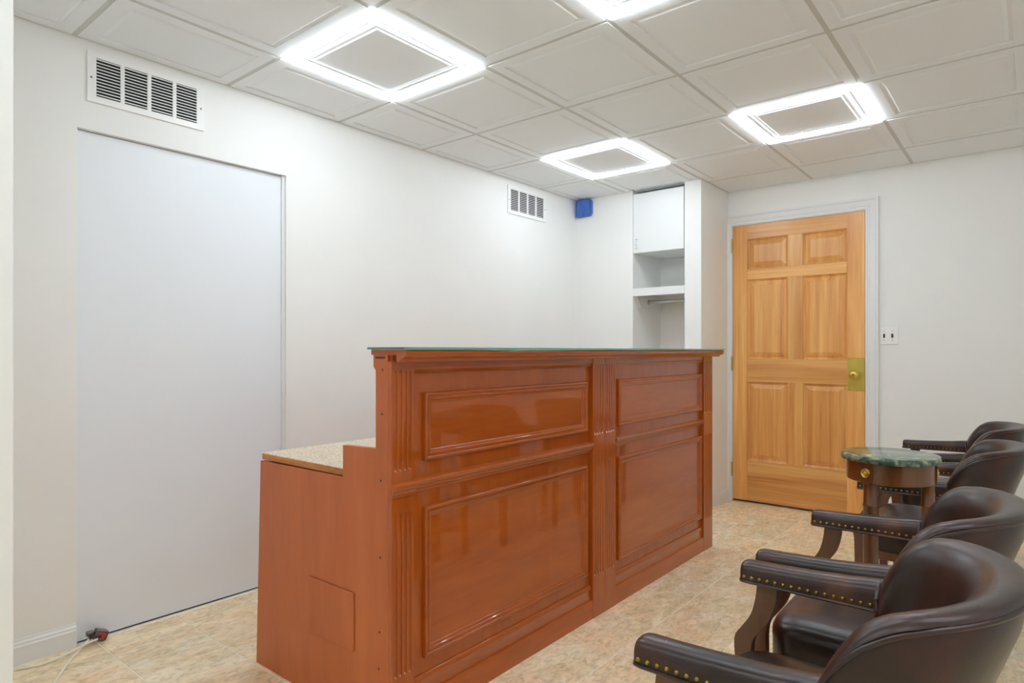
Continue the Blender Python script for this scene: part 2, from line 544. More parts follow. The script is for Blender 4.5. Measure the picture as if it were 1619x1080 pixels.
# ---- wooden six-panel door (door_2)
d2 = struct(empty('door_2', (-1.34, YD + 0.012, 0)), 'varnished pine six-panel door with a square brass lock plate', 'door')
DF = YD - 0.004      # front face
DB = YD + 0.036
LX0, LX1 = -1.792, -0.886
Z0, Z1 = 0.014, 2.108
def leaf(name, x0, x1, z0, z1, mat):
    return obj(name, local(d2, bbox(x0, x1, DF, DB, z0, z1, 0.0012)), mat, d2)
SL, SR = -1.682, -0.996
ML, MR = -1.389, -1.284
rows = [(1.772, 2.000), (1.090, 1.692), (0.318, 0.917)]
leaf('stile', LX0, SL, Z0, Z1, 'pine_v')
leaf('stile', SR, LX1, Z0, Z1, 'pine_v')
for z0, z1 in ((2.000, Z1), (1.692, 1.772), (0.917, 1.090), (Z0, 0.318)):
    leaf('rail', SL, SR, z0, z1, 'pine_h')
for z0, z1 in rows:
    leaf('mullion', ML, MR, z0, z1, 'pine_v')
    for x0, x1 in ((SL, ML), (MR, SR)):
        b = bmesh.new()
        mk = lambda a, c, h: (a, DF - h, c)
        pr = [(0.0, -0.001), (0.004, -0.009), (0.010, -0.013), (0.014, -0.017), (0.017, -0.017), (0.019, -0.015), (0.048, -0.005), (0.049, -0.003), (0.051, -0.003)]
        rg = mitred(b, x0, x1, z0, z1, pr, mk, closed_profile=False)
        b.faces.new([r[-1] for r in rg])
        obj('panel', local(d2, b), 'pine_v', d2)
# lock plate, knob, hinges
lp = obj('lock_plate', local(d2, bbox(-0.990, -0.887, DF - 0.0025, DF, 0.876, 1.102, 0.001)), 'brass_plate', d2)
kb = bmesh.new()
lathe(kb, [(0.031, 0.0), (0.032, 0.004), (0.026, 0.010), (0.013, 0.014), (0.012, 0.030), (0.022, 0.036), (0.029, 0.046), (0.029, 0.056), (0.022, 0.064), (0.012, 0.066), (0.011, 0.068)], 24, (-0.944, DF - 0.0025, 0.988), 'y-')
kn = obj('knob', local(d2, kb), 'brass', d2, smooth=True)
kb = bmesh.new(); lathe(kb, [(0.010, 0), (0.010, 0.003)], 16, (-0.944, DF - 0.0705, 0.988), 'y-'); obj('keyhole', local(d2, kb), 'old_brass', kn)
for dx, dz in ((-0.985, 1.095), (-0.985, 0.883)):
    kb = bmesh.new(); lathe(kb, [(0.003, 0), (0.002, 0.0015)], 8, (dx + 0.004, DF - 0.0025, dz), 'y-'); obj('screw', local(d2, kb), 'old_brass', lp)
for zc in (1.960, 1.055, 0.242):
    kb = bmesh.new()
    lathe(kb, [(0.004, -0.055), (0.0065, -0.052), (0.0065, 0.052), (0.004, 0.055)], 10, (-1.798, DF - 0.006, zc))
    hg = obj('hinge', local(d2, kb), 'hinge', d2, smooth=True)
    obj('leaf_plate', local(d2, bbox(-1.8035, -1.7945, DF - 0.004, DF + 0.02, zc - 0.05, zc + 0.05)), 'hinge', hg)
# jamb liner
b = bmesh.new()
box(b, DX0 + 0.0005, DX0 + 0.006, YD - 0.003, YD + 0.09, 0, DZ - 0.0005)
box(b, DX1 - 0.006, DX1 - 0.0005, YD - 0.003, YD + 0.09, 0, DZ - 0.0005)
box(b, DX0 + 0.006, DX1 - 0.006, YD - 0.003, YD + 0.09, DZ - 0.007, DZ - 0.0005)
obj('jamb', local(d2, b), 'trim', d2)
# casing: three mitred lengths of moulded trim
tr = struct(empty('trim_1', (-1.34, YD, 0)), 'white moulded casing around the wooden door', 'door casing')
CAS = [(0, 0.0), (0, 0.012), (0.010, 0.013), (0.014, 0.010), (0.020, 0.010), (0.026, 0.014), (0.058, 0.019), (0.064, 0.024), (0.078, 0.024), (0.080, 0.0)]
def casing(name, path):
    """path: list of (corner inner point, outward dir) ; profile measured outward from the inner edge"""
    b = bmesh.new()
    rings = []
    for (x, z), (ox, oz) in path:
        rings.append([b.verts.new((x + ox * d, YD - h, z + oz * d)) for d, h in CAS])
    n = len(CAS)
    for r0, r1 in zip(rings, rings[1:]):
        for k in range(n):
            b.faces.new((r0[k], r0[(k + 1) % n], r1[(k + 1) % n], r1[k]))
    b.faces.new(rings[0][::-1]); b.faces.new(rings[-1])
    bmesh.ops.translate(b, verts=list(b.verts), vec=-Vector(tr.location))
    return obj(name, b, 'trim', tr)
IX0, IX1, IZ = DX0 + 0.003, DX1 - 0.002, DZ - 0.002
# left casing is cut narrow against the pier
b = bmesh.new()
extrude(b, [(IX0, YD), (IX0, YD - 0.012), (IX0 - 0.010, YD - 0.013), (IX0 - 0.014, YD - 0.010), (IX0 - 0.022, YD - 0.012), (IX0 - 0.034, YD - 0.018), (IX0 - 0.034, YD)], 'z', 0, IZ + 0.02)
bmesh.ops.translate(b, verts=list(b.verts), vec=-Vector(tr.location))
obj('casing_upright', b, 'trim', tr)
casing('casing_upright', [((IX1, 0), (1, 0)), ((IX1, IZ), (1, 1))])
casing('casing_head', [((IX0 - 0.034, IZ), (0, 1)), ((IX1, IZ), (1, 1))])

# ---- ceiling: plenum slab, T-grid, single tiles
ceil = struct(obj('ceiling', bbox(XL - 0.1, XR + 0.1, YN - 0.1, YD + 0.1, H + 0.06, H + 0.10), 'plenum'), 'grey-white suspended tile ceiling', 'ceiling')
G = 0.6096
gx = [-G * k for k in range(-1, 5)]
gy = [1.450 + G * k * 0.9975 for k in range(-6, 6)]
gxs = clipj(sorted(gx), XL, XR); gys = clipj(sorted(gy), YN, YD)
TW = 0.012           # half width of a tee
bars = set()
for x in gxs[1:-1]:
    y1 = YD
    obj('grid_tee', bbox(x - TW, x + TW, YN, y1, H + 0.002, H + 0.030), 'tee', ceil)
for j, y in enumerate(gys[1:-1]):
    for i in range(len(gxs) - 1):
        if y > YC and gxs[i + 1] < PX1 + 0.02:
            continue
        obj('grid_tee', bbox(gxs[i] + TW, gxs[i + 1] - TW, y - TW, y + TW, H + 0.0025, H + 0.029), 'tee', ceil)
# wall angle
for nm, dims in (('wall_angle', (XL, XL + 0.018, YN, YC, H + 0.003, H + 0.006)), ('wall_angle', (PX1, XR, YD - 0.018, YD, H + 0.003, H + 0.006)),
                 ('wall_angle', (XR - 0.018, XR, YN, YD, H + 0.003, H + 0.006)), ('wall_angle', (XL, PX1, YC - 0.018, YC, H + 0.003, H + 0.006))):
    obj(nm, bbox(*dims), 'tee', ceil)

LIGHTS = [(-2.4384, 1.450), (-1.2192, 1.450), (-2.4384, 3.274), (-1.2192, 3.274), (-1.2192, -0.374), (-2.4384, -0.374), (0.0, 1.450), (0.0, -0.374)]  # last two are unseen, added to light the desk front and chairs
ct_cache = {}
def tile_mesh(wx, wy, full, lit):
    key = (round(wx, 3), round(wy, 3), full, lit)
    if key in ct_cache:
        return ct_cache[key]
    b = bmesh.new()
    e = TW - 0.002
    mk = lambda a, c, h: (a, c, -h)
    if full:
        pr = [(e, -0.012), (e, 0.0), (0.058, 0.0), (0.060, -0.006), (0.072, -0.006), (0.084, 0.0), (0.086, 0.0)]
        if lit:
            pr = [(e, -0.012), (e, -0.004), (0.058, -0.004), (0.060, -0.008), (0.072, -0.008), (0.086, -0.001), (0.100, -0.001), (0.106, 0.002), (0.108, 0.002)]
    else:
        pr = [(e, -0.012), (e, 0.0), (0.02, 0.0)]
    rg = mitred(b, -wx / 2, wx / 2, -wy / 2, wy / 2, pr, mk, closed_profile=False)
    b.faces.new([r[-1] for r in rg])
    b.faces.new([r[0] for r in rg][::-1])
    bmesh.ops.recalc_face_normals(b, faces=list(b.faces))
    me = bpy.data.meshes.new('ceiling_tile'); b.to_mesh(me); b.free()
    me.materials.append(M['tile_white'])
    ct_cache[key] = me
    return me
for i in range(len(gxs) - 1):
    for j in range(len(gys) - 1):
        x0, x1, y0, y1 = gxs[i], gxs[i + 1], gys[j], gys[j + 1]
        if y0 > YC - 0.02 and x1 < PX1 + 0.02:
            continue
        wx, wy = x1 - x0, y1 - y0
        full = wx > 0.42 and wy > 0.42
        lit = any(abs(x0 - lx) < 0.05 and abs(y0 - ly) < 0.05 for lx, ly in LIGHTS)
        dz = random.uniform(-0.0008, 0.0008)
        link_mesh('ceiling_tile', tile_mesh(wx, wy, full, lit), ceil, ((x0 + x1) / 2, (y0 + y1) / 2, H + dz))

# ---- LED frame lights
LBL = ['square LED frame light nearest the large wall vent', 'square LED frame light cut off by the top picture edge', 'square LED frame light nearest the small wall vent',
       'square LED frame light above the wooden door end of the desk', 'square LED frame light above the viewer', 'square LED frame light behind the partition wall', 'added unseen square LED frame light over the nearest leather armchair',  'added unseen square LED frame light right of and behind the viewer']
for (lx, ly), lb in zip(LIGHTS, LBL):
    c = (lx + G / 2, ly + G / 2, H)
    L = tag(empty('ceiling_light', c), lb, 'ceiling light', 'square LED frame lights')
    a, hw = G / 2 - 0.013, 0.028
    prof = [(0, -0.004), (0, 0.006), (0.004, 0.010), (hw - 0.008, 0.010), (hw, 0.003), (hw, -0.003)]
    for k in range(4):
        b = bmesh.new()
        r0 = [b.verts.new((-a + ins, -a + ins, -h)) for ins, h in prof]
        r1 = [b.verts.new((a - ins, -a + ins, -h)) for ins, h in prof]
        n = len(prof)
        for q in range(n):
            b.faces.new((r0[q], r0[(q + 1) % n], r1[(q + 1) % n], r1[q]))
        b.faces.new(r0[::-1]); b.faces.new(r1)
        bmesh.ops.rotate(b, verts=list(b.verts), cent=(0, 0, 0), matrix=Matrix.Rotation(k * PI / 2, 3, 'Z'))
        obj('led_bar', b, 'led', L)

# =================================================================== OBJECTS
# ---- wall vents
def vent(name, yc, zc, label):
    W_, H_ = 0.455, 0.200
    r = tag(empty(name, (XL, yc, zc)), label, 'vent', 'white louvred wall vents')
    ow, gap, oh = 0.0875, 0.0145, 0.152
    tot = 4 * ow + 3 * gap
    y0 = -tot / 2
    zb = -oh / 2 + 0.002
    b = bmesh.new()
    D = 0.008
    # plate as strips around the four openings
    box(b, 0.001, D, -W_ / 2, W_ / 2, zb + oh, H_ / 2)
    box(b, 0.001, D, -W_ / 2, W_ / 2, -H_ / 2, zb)
    box(b, 0.001, D, -W_ / 2, y0, zb, zb + oh)
    box(b, 0.001, D, -y0, W_ / 2, zb, zb + oh)
    for k in range(3):
        ya = y0 + (k + 1) * ow + k * gap
        box(b, 0.001, D, ya, ya + gap, zb, zb + oh)
    obj('face_plate', b, 'vent', r)
    obj('duct_shade_plate', bbox(0.0004, 0.0012, y0, -y0, zb, zb + oh), 'duct', r)  # flat dark plate; the shade behind the louvers is its colour
    lb = bmesh.new()
    extrude(lb, [(0.0034, 0.0040), (0.0040, 0.0046), (0.0082, 0.0010), (0.0082, -0.0016), (0.0076, -0.0012)], 'y', -ow / 2 - 0.001, ow / 2 + 0.001)
    bmesh.ops.recalc_face_normals(lb, faces=list(lb.faces))
    me = bpy.data.meshes.new('louver'); lb.to_mesh(me); lb.free(); me.materials.append(M['vent'])
    for k in range(4):
        yy = y0 + k * (ow + gap) + ow / 2
        for q in range(12):
            link_mesh('louver', me, r, (0, yy, zb + (q + 0.5) * oh / 12))
    for s in (-1, 1):
        b = bmesh.new(); lathe(b, [(0.0042, 0.0), (0.003, 0.0018)], 10, (D, s * (W_ / 2 - 0.013), -0.004), 'x')
        obj('screw', b, 'grey_metal', r)
    return r
vent('wall_vent', 1.115, CAM_Z + 1.087, 'white louvred vent above the blanked doorway')
vent('wall_vent', 3.714, CAM_Z + 1.081, 'white louvred vent near the far corner and the blue box')

# ---- blue taped box in the corner under the ceiling
bx = tag(empty('sensor_box', (-2.80, YC, 2.30)), 'small box wrapped in blue masking tape in the ceiling corner', 'box')
b = bmesh.new()
pts = [(-0.072, -0.060), (-0.066, -0.066), (0.050, -0.066), (0.070, -0.046), (0.070, 0.052), (0.052, 0.068), (-0.066, 0.068), (-0.072, 0.062)]
extrude(b, pts, 'y', -0.050, -0.006)
bmesh.ops.bevel(b, geom=[e for e in b.edges if all(v.co.y < -0.045 for v in e.verts)], offset=0.008, segments=2, affect='EDGES')
obj('taped_body', b, 'tape', bx)
obj('mounting_plate', bbox(-0.076, 0.074, -0.007, -0.0005, -0.071, 0.072, 0.002), 'trim', bx)
obj('tape_strip', bbox(-0.006, 0.022, -0.0508, -0.0496, -0.058, 0.060), 'tape', bx)

# ---- closet niche: cabinet, shelf, cleat, rod
cb = tag(empty('wall_cabinet', (-2.166, YC, 1.90)), 'small white cabinet at the top of the closet niche', 'cabinet')
obj('carcass', local(cb, bbox(CX0 + 0.001, CX1 - 0.001, YC + 0.020, 4.844, 1.902, 2.356)), 'trim', cb)
dr = obj('door', local(cb, bbox(CX0 + 0.004, CX1 - 0.007, YC - 0.002, YC + 0.018, 1.898, 2.350, 0.0015)), 'trim', cb)
b = bmesh.new(); tube(b, [(-2.339, YC - 0.003, 1.930), (-2.339, YC - 0.022, 1.934), (-2.339, YC - 0.024, 1.966), (-2.339, YC - 0.022, 2.000), (-2.339, YC - 0.003, 2.004)], 0.0035, 8)
obj('handle', local(cb, b), 'chrome', dr, smooth=True)
sh = tag(empty('closet_shelf', (-2.166, YC, 1.57)), 'thick white shelf across the closet niche above the rod', 'shelf')
obj('board', local(sh, bbox(CX0 + 0.0005, CX1 - 0.0005, YC + 0.018, 4.8455, 1.600, 1.628)), 'trim', sh)
obj('fascia', local(sh, bbox(CX0 + 0.0005, CX1 - 0.0005, YC - 0.002, YC + 0.018, 1.570, 1.629, 0.001)), 'trim', sh)
for s, x in ((1, CX0), (-1, CX1)):
    b = bmesh.new()
    extrude(b, [(YC + 0.022, 1.599), (YC + 0.022, 1.57), (YC + 0.098, 1.487), (4.845, 1.487), (4.845, 1.599)], 'x', x + s * 0.0005, x + s * 0.019)
    obj('cleat', local(sh, b), 'trim', sh)
rd = tag(empty('closet_rod', (-2.166, 4.600, 1.538)), 'chrome clothes rod under the closet shelf', 'rod')
b = bmesh.new(); lathe(b, [(0.0135, -0.188), (0.0135, 0.188)], 16, (0, 0, 0), 'x'); obj('pole', b, 'chrome', rd, smooth=True)
for s in (-1, 1):
    b = bmesh.new(); lathe(b, [(0.020, 0), (0.020, 0.006), (0.017, 0.008)], 16, (s * 0.190 - 0.003, 0, 0), 'x'); obj('socket', b, 'chrome', rd, smooth=True)

# ---- light switch
sw = tag(empty('light_switch', (-0.745, YD, CAM_Z + 0.101)), 'white double light switch beside the door casing', 'light switch')
obj('plate', bbox(-0.050, 0.056, -0.006, -0.0005, -0.058, 0.058, 0.002), 'switch', sw)
for x in (-0.026, 0.022):
    obj('slot', bbox(x - 0.006, x + 0.006, -0.0068, -0.0058, -0.013, 0.013), 'switch_dark', sw)
    b = bmesh.new(); extrude(b, [(-0.006, -0.010), (-0.006, 0.004), (-0.013, 0.011), (-0.014, 0.004)], 'x', x - 0.004, x + 0.004); obj('toggle', b, 'switch_dark', sw)
    for z in (-0.030, 0.030):
        b = bmesh.new(); lathe(b, [(0.003, 0), (0.002, 0.001)], 8, (x, -0.006, z), 'y-'); obj('screw', b, 'grey_metal', sw)

# ---- reception desk -------------------------------------------------
Y0, Y1 = 1.230, 3.662
XF = -1.463         # pilaster face
XP = -1.483         # field plane of the front
desk = tag(empty('reception_desk', (-1.8, (Y0 + Y1) / 2, 0)), 'cherry lacquered reception desk with raised panels and fluted pilasters', 'desk')
def dk(name, b, mat, parent=desk, smooth=False):
    return obj(name, local(desk, b), mat, parent, smooth, 38)
# near and far side panels
SIDE = [(-2.226, 0.0), (-1.480, 0.0), (-1.480, 1.1396), (-1.546, 1.1396), (-1.546, 1.104), (-1.535, 1.093), (-1.535, 0.857), (-1.698, 0.852), (-1.698, 0.752), (-2.196, 0.749)]
for ya, yb in ((Y0, Y0 + 0.020), (Y1 - 0.020, Y1)):
    b = bmesh.new(); extrude(b, SIDE, 'y', ya, yb)
    sp = dk('side_panel', b, 'desk_side')
    if ya == Y0:
        cv = dk('access_cover', bbox(-1.880, -1.638, Y0 - 0.006, Y0 - 0.0003, 0.214, 0.396, 0.002), 'desk_side', sp)
        dk('shadow_slot', bbox(-1.536, -1.490, Y0 - 0.0006, Y0 + 0.003, 1.1285, 1.1345), 'hole_slot_dark', sp)  # dark strip on the face, painted as a shaded slot
        for x, z in ((-1.503, 1.095), (-1.505, 0.963), (-1.511, 0.763), (-1.514, 0.532), (-1.517, 0.308), (-1.520, 0.197)):
            b = bmesh.new(); lathe(b, [(0.0036, 0.0), (0.0036, 0.0006)], 10, (x, Y0 - 0.0001, z), 'y-')
            dk('screw_hole', b, 'hole_slot_dark', sp)
# worktop
wt = dk('worktop', bbox(-2.192, -1.530, Y0 + 0.004, Y1 - 0.020, 0.755, 0.7755), 'plywood')
dk('laminate_surface', bbox(-2.192, -1.530, Y0 + 0.003, Y1 - 0.020, 0.7757, 0.778), 'laminate', wt)
# front carcass
dk('front_panel', bbox(XP - 0.018, XP, Y0 + 0.020, Y1 - 0.020, 0.03, 1.118), 'desk_v')
dk('inner_back', bbox(-2.15, -2.13, Y0 + 0.020, Y1 - 0.020, 0.03, 0.754), 'desk_v')
# pilasters with real flutes
def pilaster(y0, y1, nfl, flutes, z0=0.0, z1=1.120):
    b = bmesh.new()
    wd = y1 - y0
    pitch = (wd - 0.016) / nfl
    ys = [y0, y0 + 0.002]; dp = [0.002, 0.0]
    for k in range(nfl):
        c = y0 + 0.008 + (k + 0.5) * pitch
        fw = pitch * 0.30
        for t, d in ((-1, 0), (-0.75, 0.0035), (0, 0.0055), (0.75, 0.0035), (1, 0)):
            ys.append(c + t * fw); dp.append(d if d == 0 else -d)
    ys += [y1 - 0.002, y1]; dp += [0.0, 0.002]
    zr = [(z0, 0)]
    for a, c in flutes:
        zr += [(a, 0), (a + 0.004, 0.7), (a + 0.010, 1), (c - 0.010, 1), (c - 0.004, 0.7), (c, 0)]
    zr += [(z1, 0)]
    grid = []
    for z, on in zr:
        row = []
        for q, (y, d) in enumerate(zip(ys, dp)):
            edge = q in (0, len(ys) - 1)
            x = XF - 0.002 if edge else XF + (d * on if d < 0 else 0)
            row.append(b.verts.new((x, y, z)))
        grid.append(row)
    for r0, r1 in zip(grid, grid[1:]):
        for q in range(len(ys) - 1):
            b.faces.new((r0[q], r0[q + 1], r1[q + 1], r1[q]))
    # sides, back, ends
    bl = [b.verts.new((XP + 0.0005 if y0 > Y0 + 0.01 else -1.4797, y0, z)) for z, _ in zr]
    br = [b.verts.new((XP + 0.0005, y1, z)) for z, _ in zr]
    for k in range(len(zr) - 1):
        b.faces.new((grid[k][0], grid[k + 1][0], bl[k + 1], bl[k]))
        b.faces.new((grid[k][-1], br[k], br[k + 1], grid[k + 1][-1]))
        b.faces.new((bl[k], bl[k + 1], br[k + 1], br[k]))
    b.faces.new(grid[0] + [br[0], bl[0]]); b.faces.new(grid[-1] + [br[-1], bl[-1]])
    pl_ = dk('pilaster', b, 'desk_v')
    b = bmesh.new()
    for a, c_ in flutes:
        for k in range(nfl):
            c = y0 + 0.008 + (k + 0.5) * pitch
            rr = pitch * random.uniform(0.10, 0.16)
            zz = a + 0.0045
            lathe(b, [(rr, 0.0), (rr * 0.7, 0.0008)], 8, (XF - 0.0030, c, zz), 'x')
    ch = dk('worn_spots', b, 'chip', pl_)
    ch['kind'] = 'stuff'; ch['label'] = 'pale worn spots at the flute ends'
    return pl_
FL = [(0.176, 0.670), (0.790, 1.094)]
PW = [(Y0, 1.320, 4), (2.344, 2.440, 4), (2.4406, 2.537, 4), (3.536, Y1, 4)]
for y0, y1, nfl in PW:
    pilaster(y0, y1, nfl, FL)
BAYS = [(1.320, 2.344), (2.537, 3.536)]
MOULD = [(0.0, 0.0), (0.0, 0.011), (0.002, 0.0148), (0.005, 0.0165), (0.009, 0.0160), (0.012, 0.0130), (0.0125, 0.0105), (0.016, 0.0105), (0.0165, 0.0120), (0.020, 0.0125), (0.0235, 0.0110), (0.025, 0.0075), (0.030, 0.0068), (0.034, 0.0040), (0.035, 0.001), (0.035, 0.0)]
for q, (ya, yb) in enumerate(BAYS):
    a0, a1 = 1.371, 2.310
    if q == 1:
        a0, a1 = 2.578, 3.524
    for z0, z1 in ((0.808, 1.022), (0.190, 0.664)):
        b = bmesh.new()
        mitred(b, a0, a1, z0, z1, MOULD, lambda a, c, h: (XP + 0.0003 + h, a, c))
        fr = dk('panel_moulding', b, 'desk_h', smooth=True)
        dk('panel_field', bbox(XP, XP + 0.003, a0 + 0.034, a1 - 0.034, z0 + 0.034, z1 - 0.034), 'desk_h', fr)
    # skirting in two steps
    b = bmesh.new()
    extrude(b, [(XP, 0.0), (-1.4650, 0.0), (-1.4650, 0.074), (-1.4662, 0.078), (-1.469, 0.0795), (-1.4735, 0.080), (-1.4735, 0.119), (-1.4718, 0.1215), (-1.4718, 0.126), (-1.4735, 0.1285), (-1.4745, 0.130), (-1.4745, 0.136), (-1.4765, 0.1395), (-1.480, 0.141), (XP, 0.1415)], 'y', ya + 0.0005, yb - 0.0005)
    dk('skirting', b, 'desk_h', smooth=True)
    # chair rail moulding
    ra = Y0 + 0.001 if q == 0 else ya + 0.0005
    xb = XP
    RAIL = [(xb, 0.716), (xb + 0.006, 0.716), (xb + 0.008, 0.720), (xb + 0.008, 0.724), (xb + 0.013, 0.727), (xb + 0.016, 0.732), (xb + 0.016, 0.736), (xb + 0.021, 0.739), (xb + 0.025, 0.744), (xb + 0.026, 0.750), (xb + 0.023, 0.755), (xb + 0.017, 0.757), (xb, 0.7585)]
    b = bmesh.new(); extrude(b, RAIL, 'y', ya + 0.0005, yb - 0.0005)
    dk('rail_moulding', b, 'desk_h', smooth=True)
    if q == 0:
        b = bmesh.new(); extrude(b, [(XF + 0.0003 + max(0, (x - xb) * 0.55), z) for x, z in RAIL], 'y', Y0 + 0.001, ya + 0.0004)
        dk('rail_moulding', b, 'desk_h', smooth=True)
    # frieze strip under the top
    b = bmesh.new(); extrude(b, [(XP, 1.082), (XP + 0.010, 1.084), (XP + 0.012, 1.094), (XP + 0.015, 1.100), (XP + 0.015, 1.119), (XP, 1.119)], 'y', ya + 0.0005, yb - 0.0005)
    dk('frieze_moulding', b, 'desk_h')
# counter top with moulded nose
TOPP = [(-1.551, 1.140), (-1.436, 1.140), (-1.436, 1.121), (-1.430, 1.118), (-1.424, 1.119), (-1.421, 1.124), (-1.418, 1.128), (-1.412, 1.1285), (-1.405, 1.131), (-1.399, 1.136), (-1.395, 1.142), (-1.394, 1.148), (-1.396, 1.153), (-1.401, 1.156), (-1.551, 1.156)]
b = bmesh.new(); extrude(b, TOPP, 'y', Y0 - 0.004, Y1 + 0.006)
dk('counter_top', b, 'desk_h', smooth=True)
dk('top_cleat', bbox(-1.542, -1.4705, Y0 + 0.010, Y1 - 0.010, 1.119, 1.1398), 'desk_side')
b = bmesh.new(); extrude(b, [(-1.470, 1.1205), (-1.4365, 1.1205), (-1.4365, 1.1395), (-1.470, 1.1395)], 'y', Y0 + 0.04, Y1 - 0.004)
dk('cove', b, 'desk_h')

# glass sheet lying on the counter
gl = obj('glass_sheet', bbox(-1.556, -1.388, Y0 - 0.016, Y1 + 0.002, 1.1565, 1.1625, 0.0006), 'glass')
tag(gl, 'thin green-edged glass sheet on the reception desk counter', 'glass')

# ---- armchairs ------------------------------------------------------
def interp(tbl, t):
    if t <= tbl[0][0]:
        return tbl[0][1]
    for (a, u), (b_, v) in zip(tbl, tbl[1:]):
        if t <= b_:
            k = (t - a) / (b_ - a)
            k = k * k * (3 - 2 * k) * 0.4 + k * 0.6
            return u + (v - u) * k
    return tbl[-1][1]
SXT = [(0.38, 0.56), (0.50, 0.66), (0.60, 0.78), (0.66, 0.87), (0.735, 0.965), (0.80, 1.01)]
SYT = [(0.38, 0.88), (0.55, 0.95), (0.68, 1.0), (0.82, 1.03)]
AX, AY, NE = 0.251, 0.286, 2.2
def plan(phi):
    c, s = math.cos(phi), math.sin(phi)
    return (AX * max(c, 0) ** (2 / NE), AY * math.copysign(abs(s) ** (2 / NE), s))
def ztop(x):
    tb_ = [(0.0, 0.656), (0.019, 0.690), (0.040, 0.720), (0.062, 0.745), (0.085, 0.762), (0.110, 0.773), (0.150, 0.780), (0.200, 0.784), (0.262, 0.786)]
    for (a, u), (b_, v) in zip(tb_, tb_[1:]):
        if x <= b_:
            return u + (v - u) * (x - a) / (b_ - a)
    return tb_[-1][1]
def pdrop(x):
    tb_ = [(0.0, 0.012), (0.04, 0.017), (0.08, 0.020), (0.12, 0.018), (0.16, 0.015), (0.252, 0.012), (9, 0.012)]
    for (a, u), (b_, v) in zip(tb_, tb_[1:]):
        if x <= b_:
            return u + (v - u) * (x - a) / (b_ - a)
def shell_profile(x):
    """list of (inward offset, z) from outer bottom over the rim to inner bottom"""
    out = []
    zt = ztop(x); d = pdrop(x)
    zp = zt - d
    for k in range(9):
        out.append((0.0, 0.385 + (zp - 0.006 - 0.385) * k / 8))
    out += [(0.003, zp + 0.001), (0.000, zp + 0.35 * d), (0.004, zp + 0.68 * d), (0.014, zt - 0.08 * d), (0.028, zt), (0.042, zt - 0.003), (0.056, zt - 0.010), (0.069, zt - 0.023), (0.078, zt - 0.042), (0.082, zt - 0.066)]
    zi = zt - 0.066
    for k in range(1, 8):
        t = k / 7
        out.append((0.082 - 0.020 * math.sin(t * PI / 2), zi + (0.435 - zi) * t))
    return out
def chair_pt(phi, off, z):
    px, py = plan(phi)
    sx, sy = interp(SXT, z), interp(SYT, z)
    ex, ey = AX * sx - off, AY * sy - off
    return (px / AX * ex, py / AY * ey, z)
NPH = 56
def phis():
    out = []
    for k in range(NPH + 1):
        t = -1 + 2 * k / NPH
        t = math.copysign(1 - (1 - abs(t)) ** 1.25, t)
        out.append(t * PI / 2)
    return out
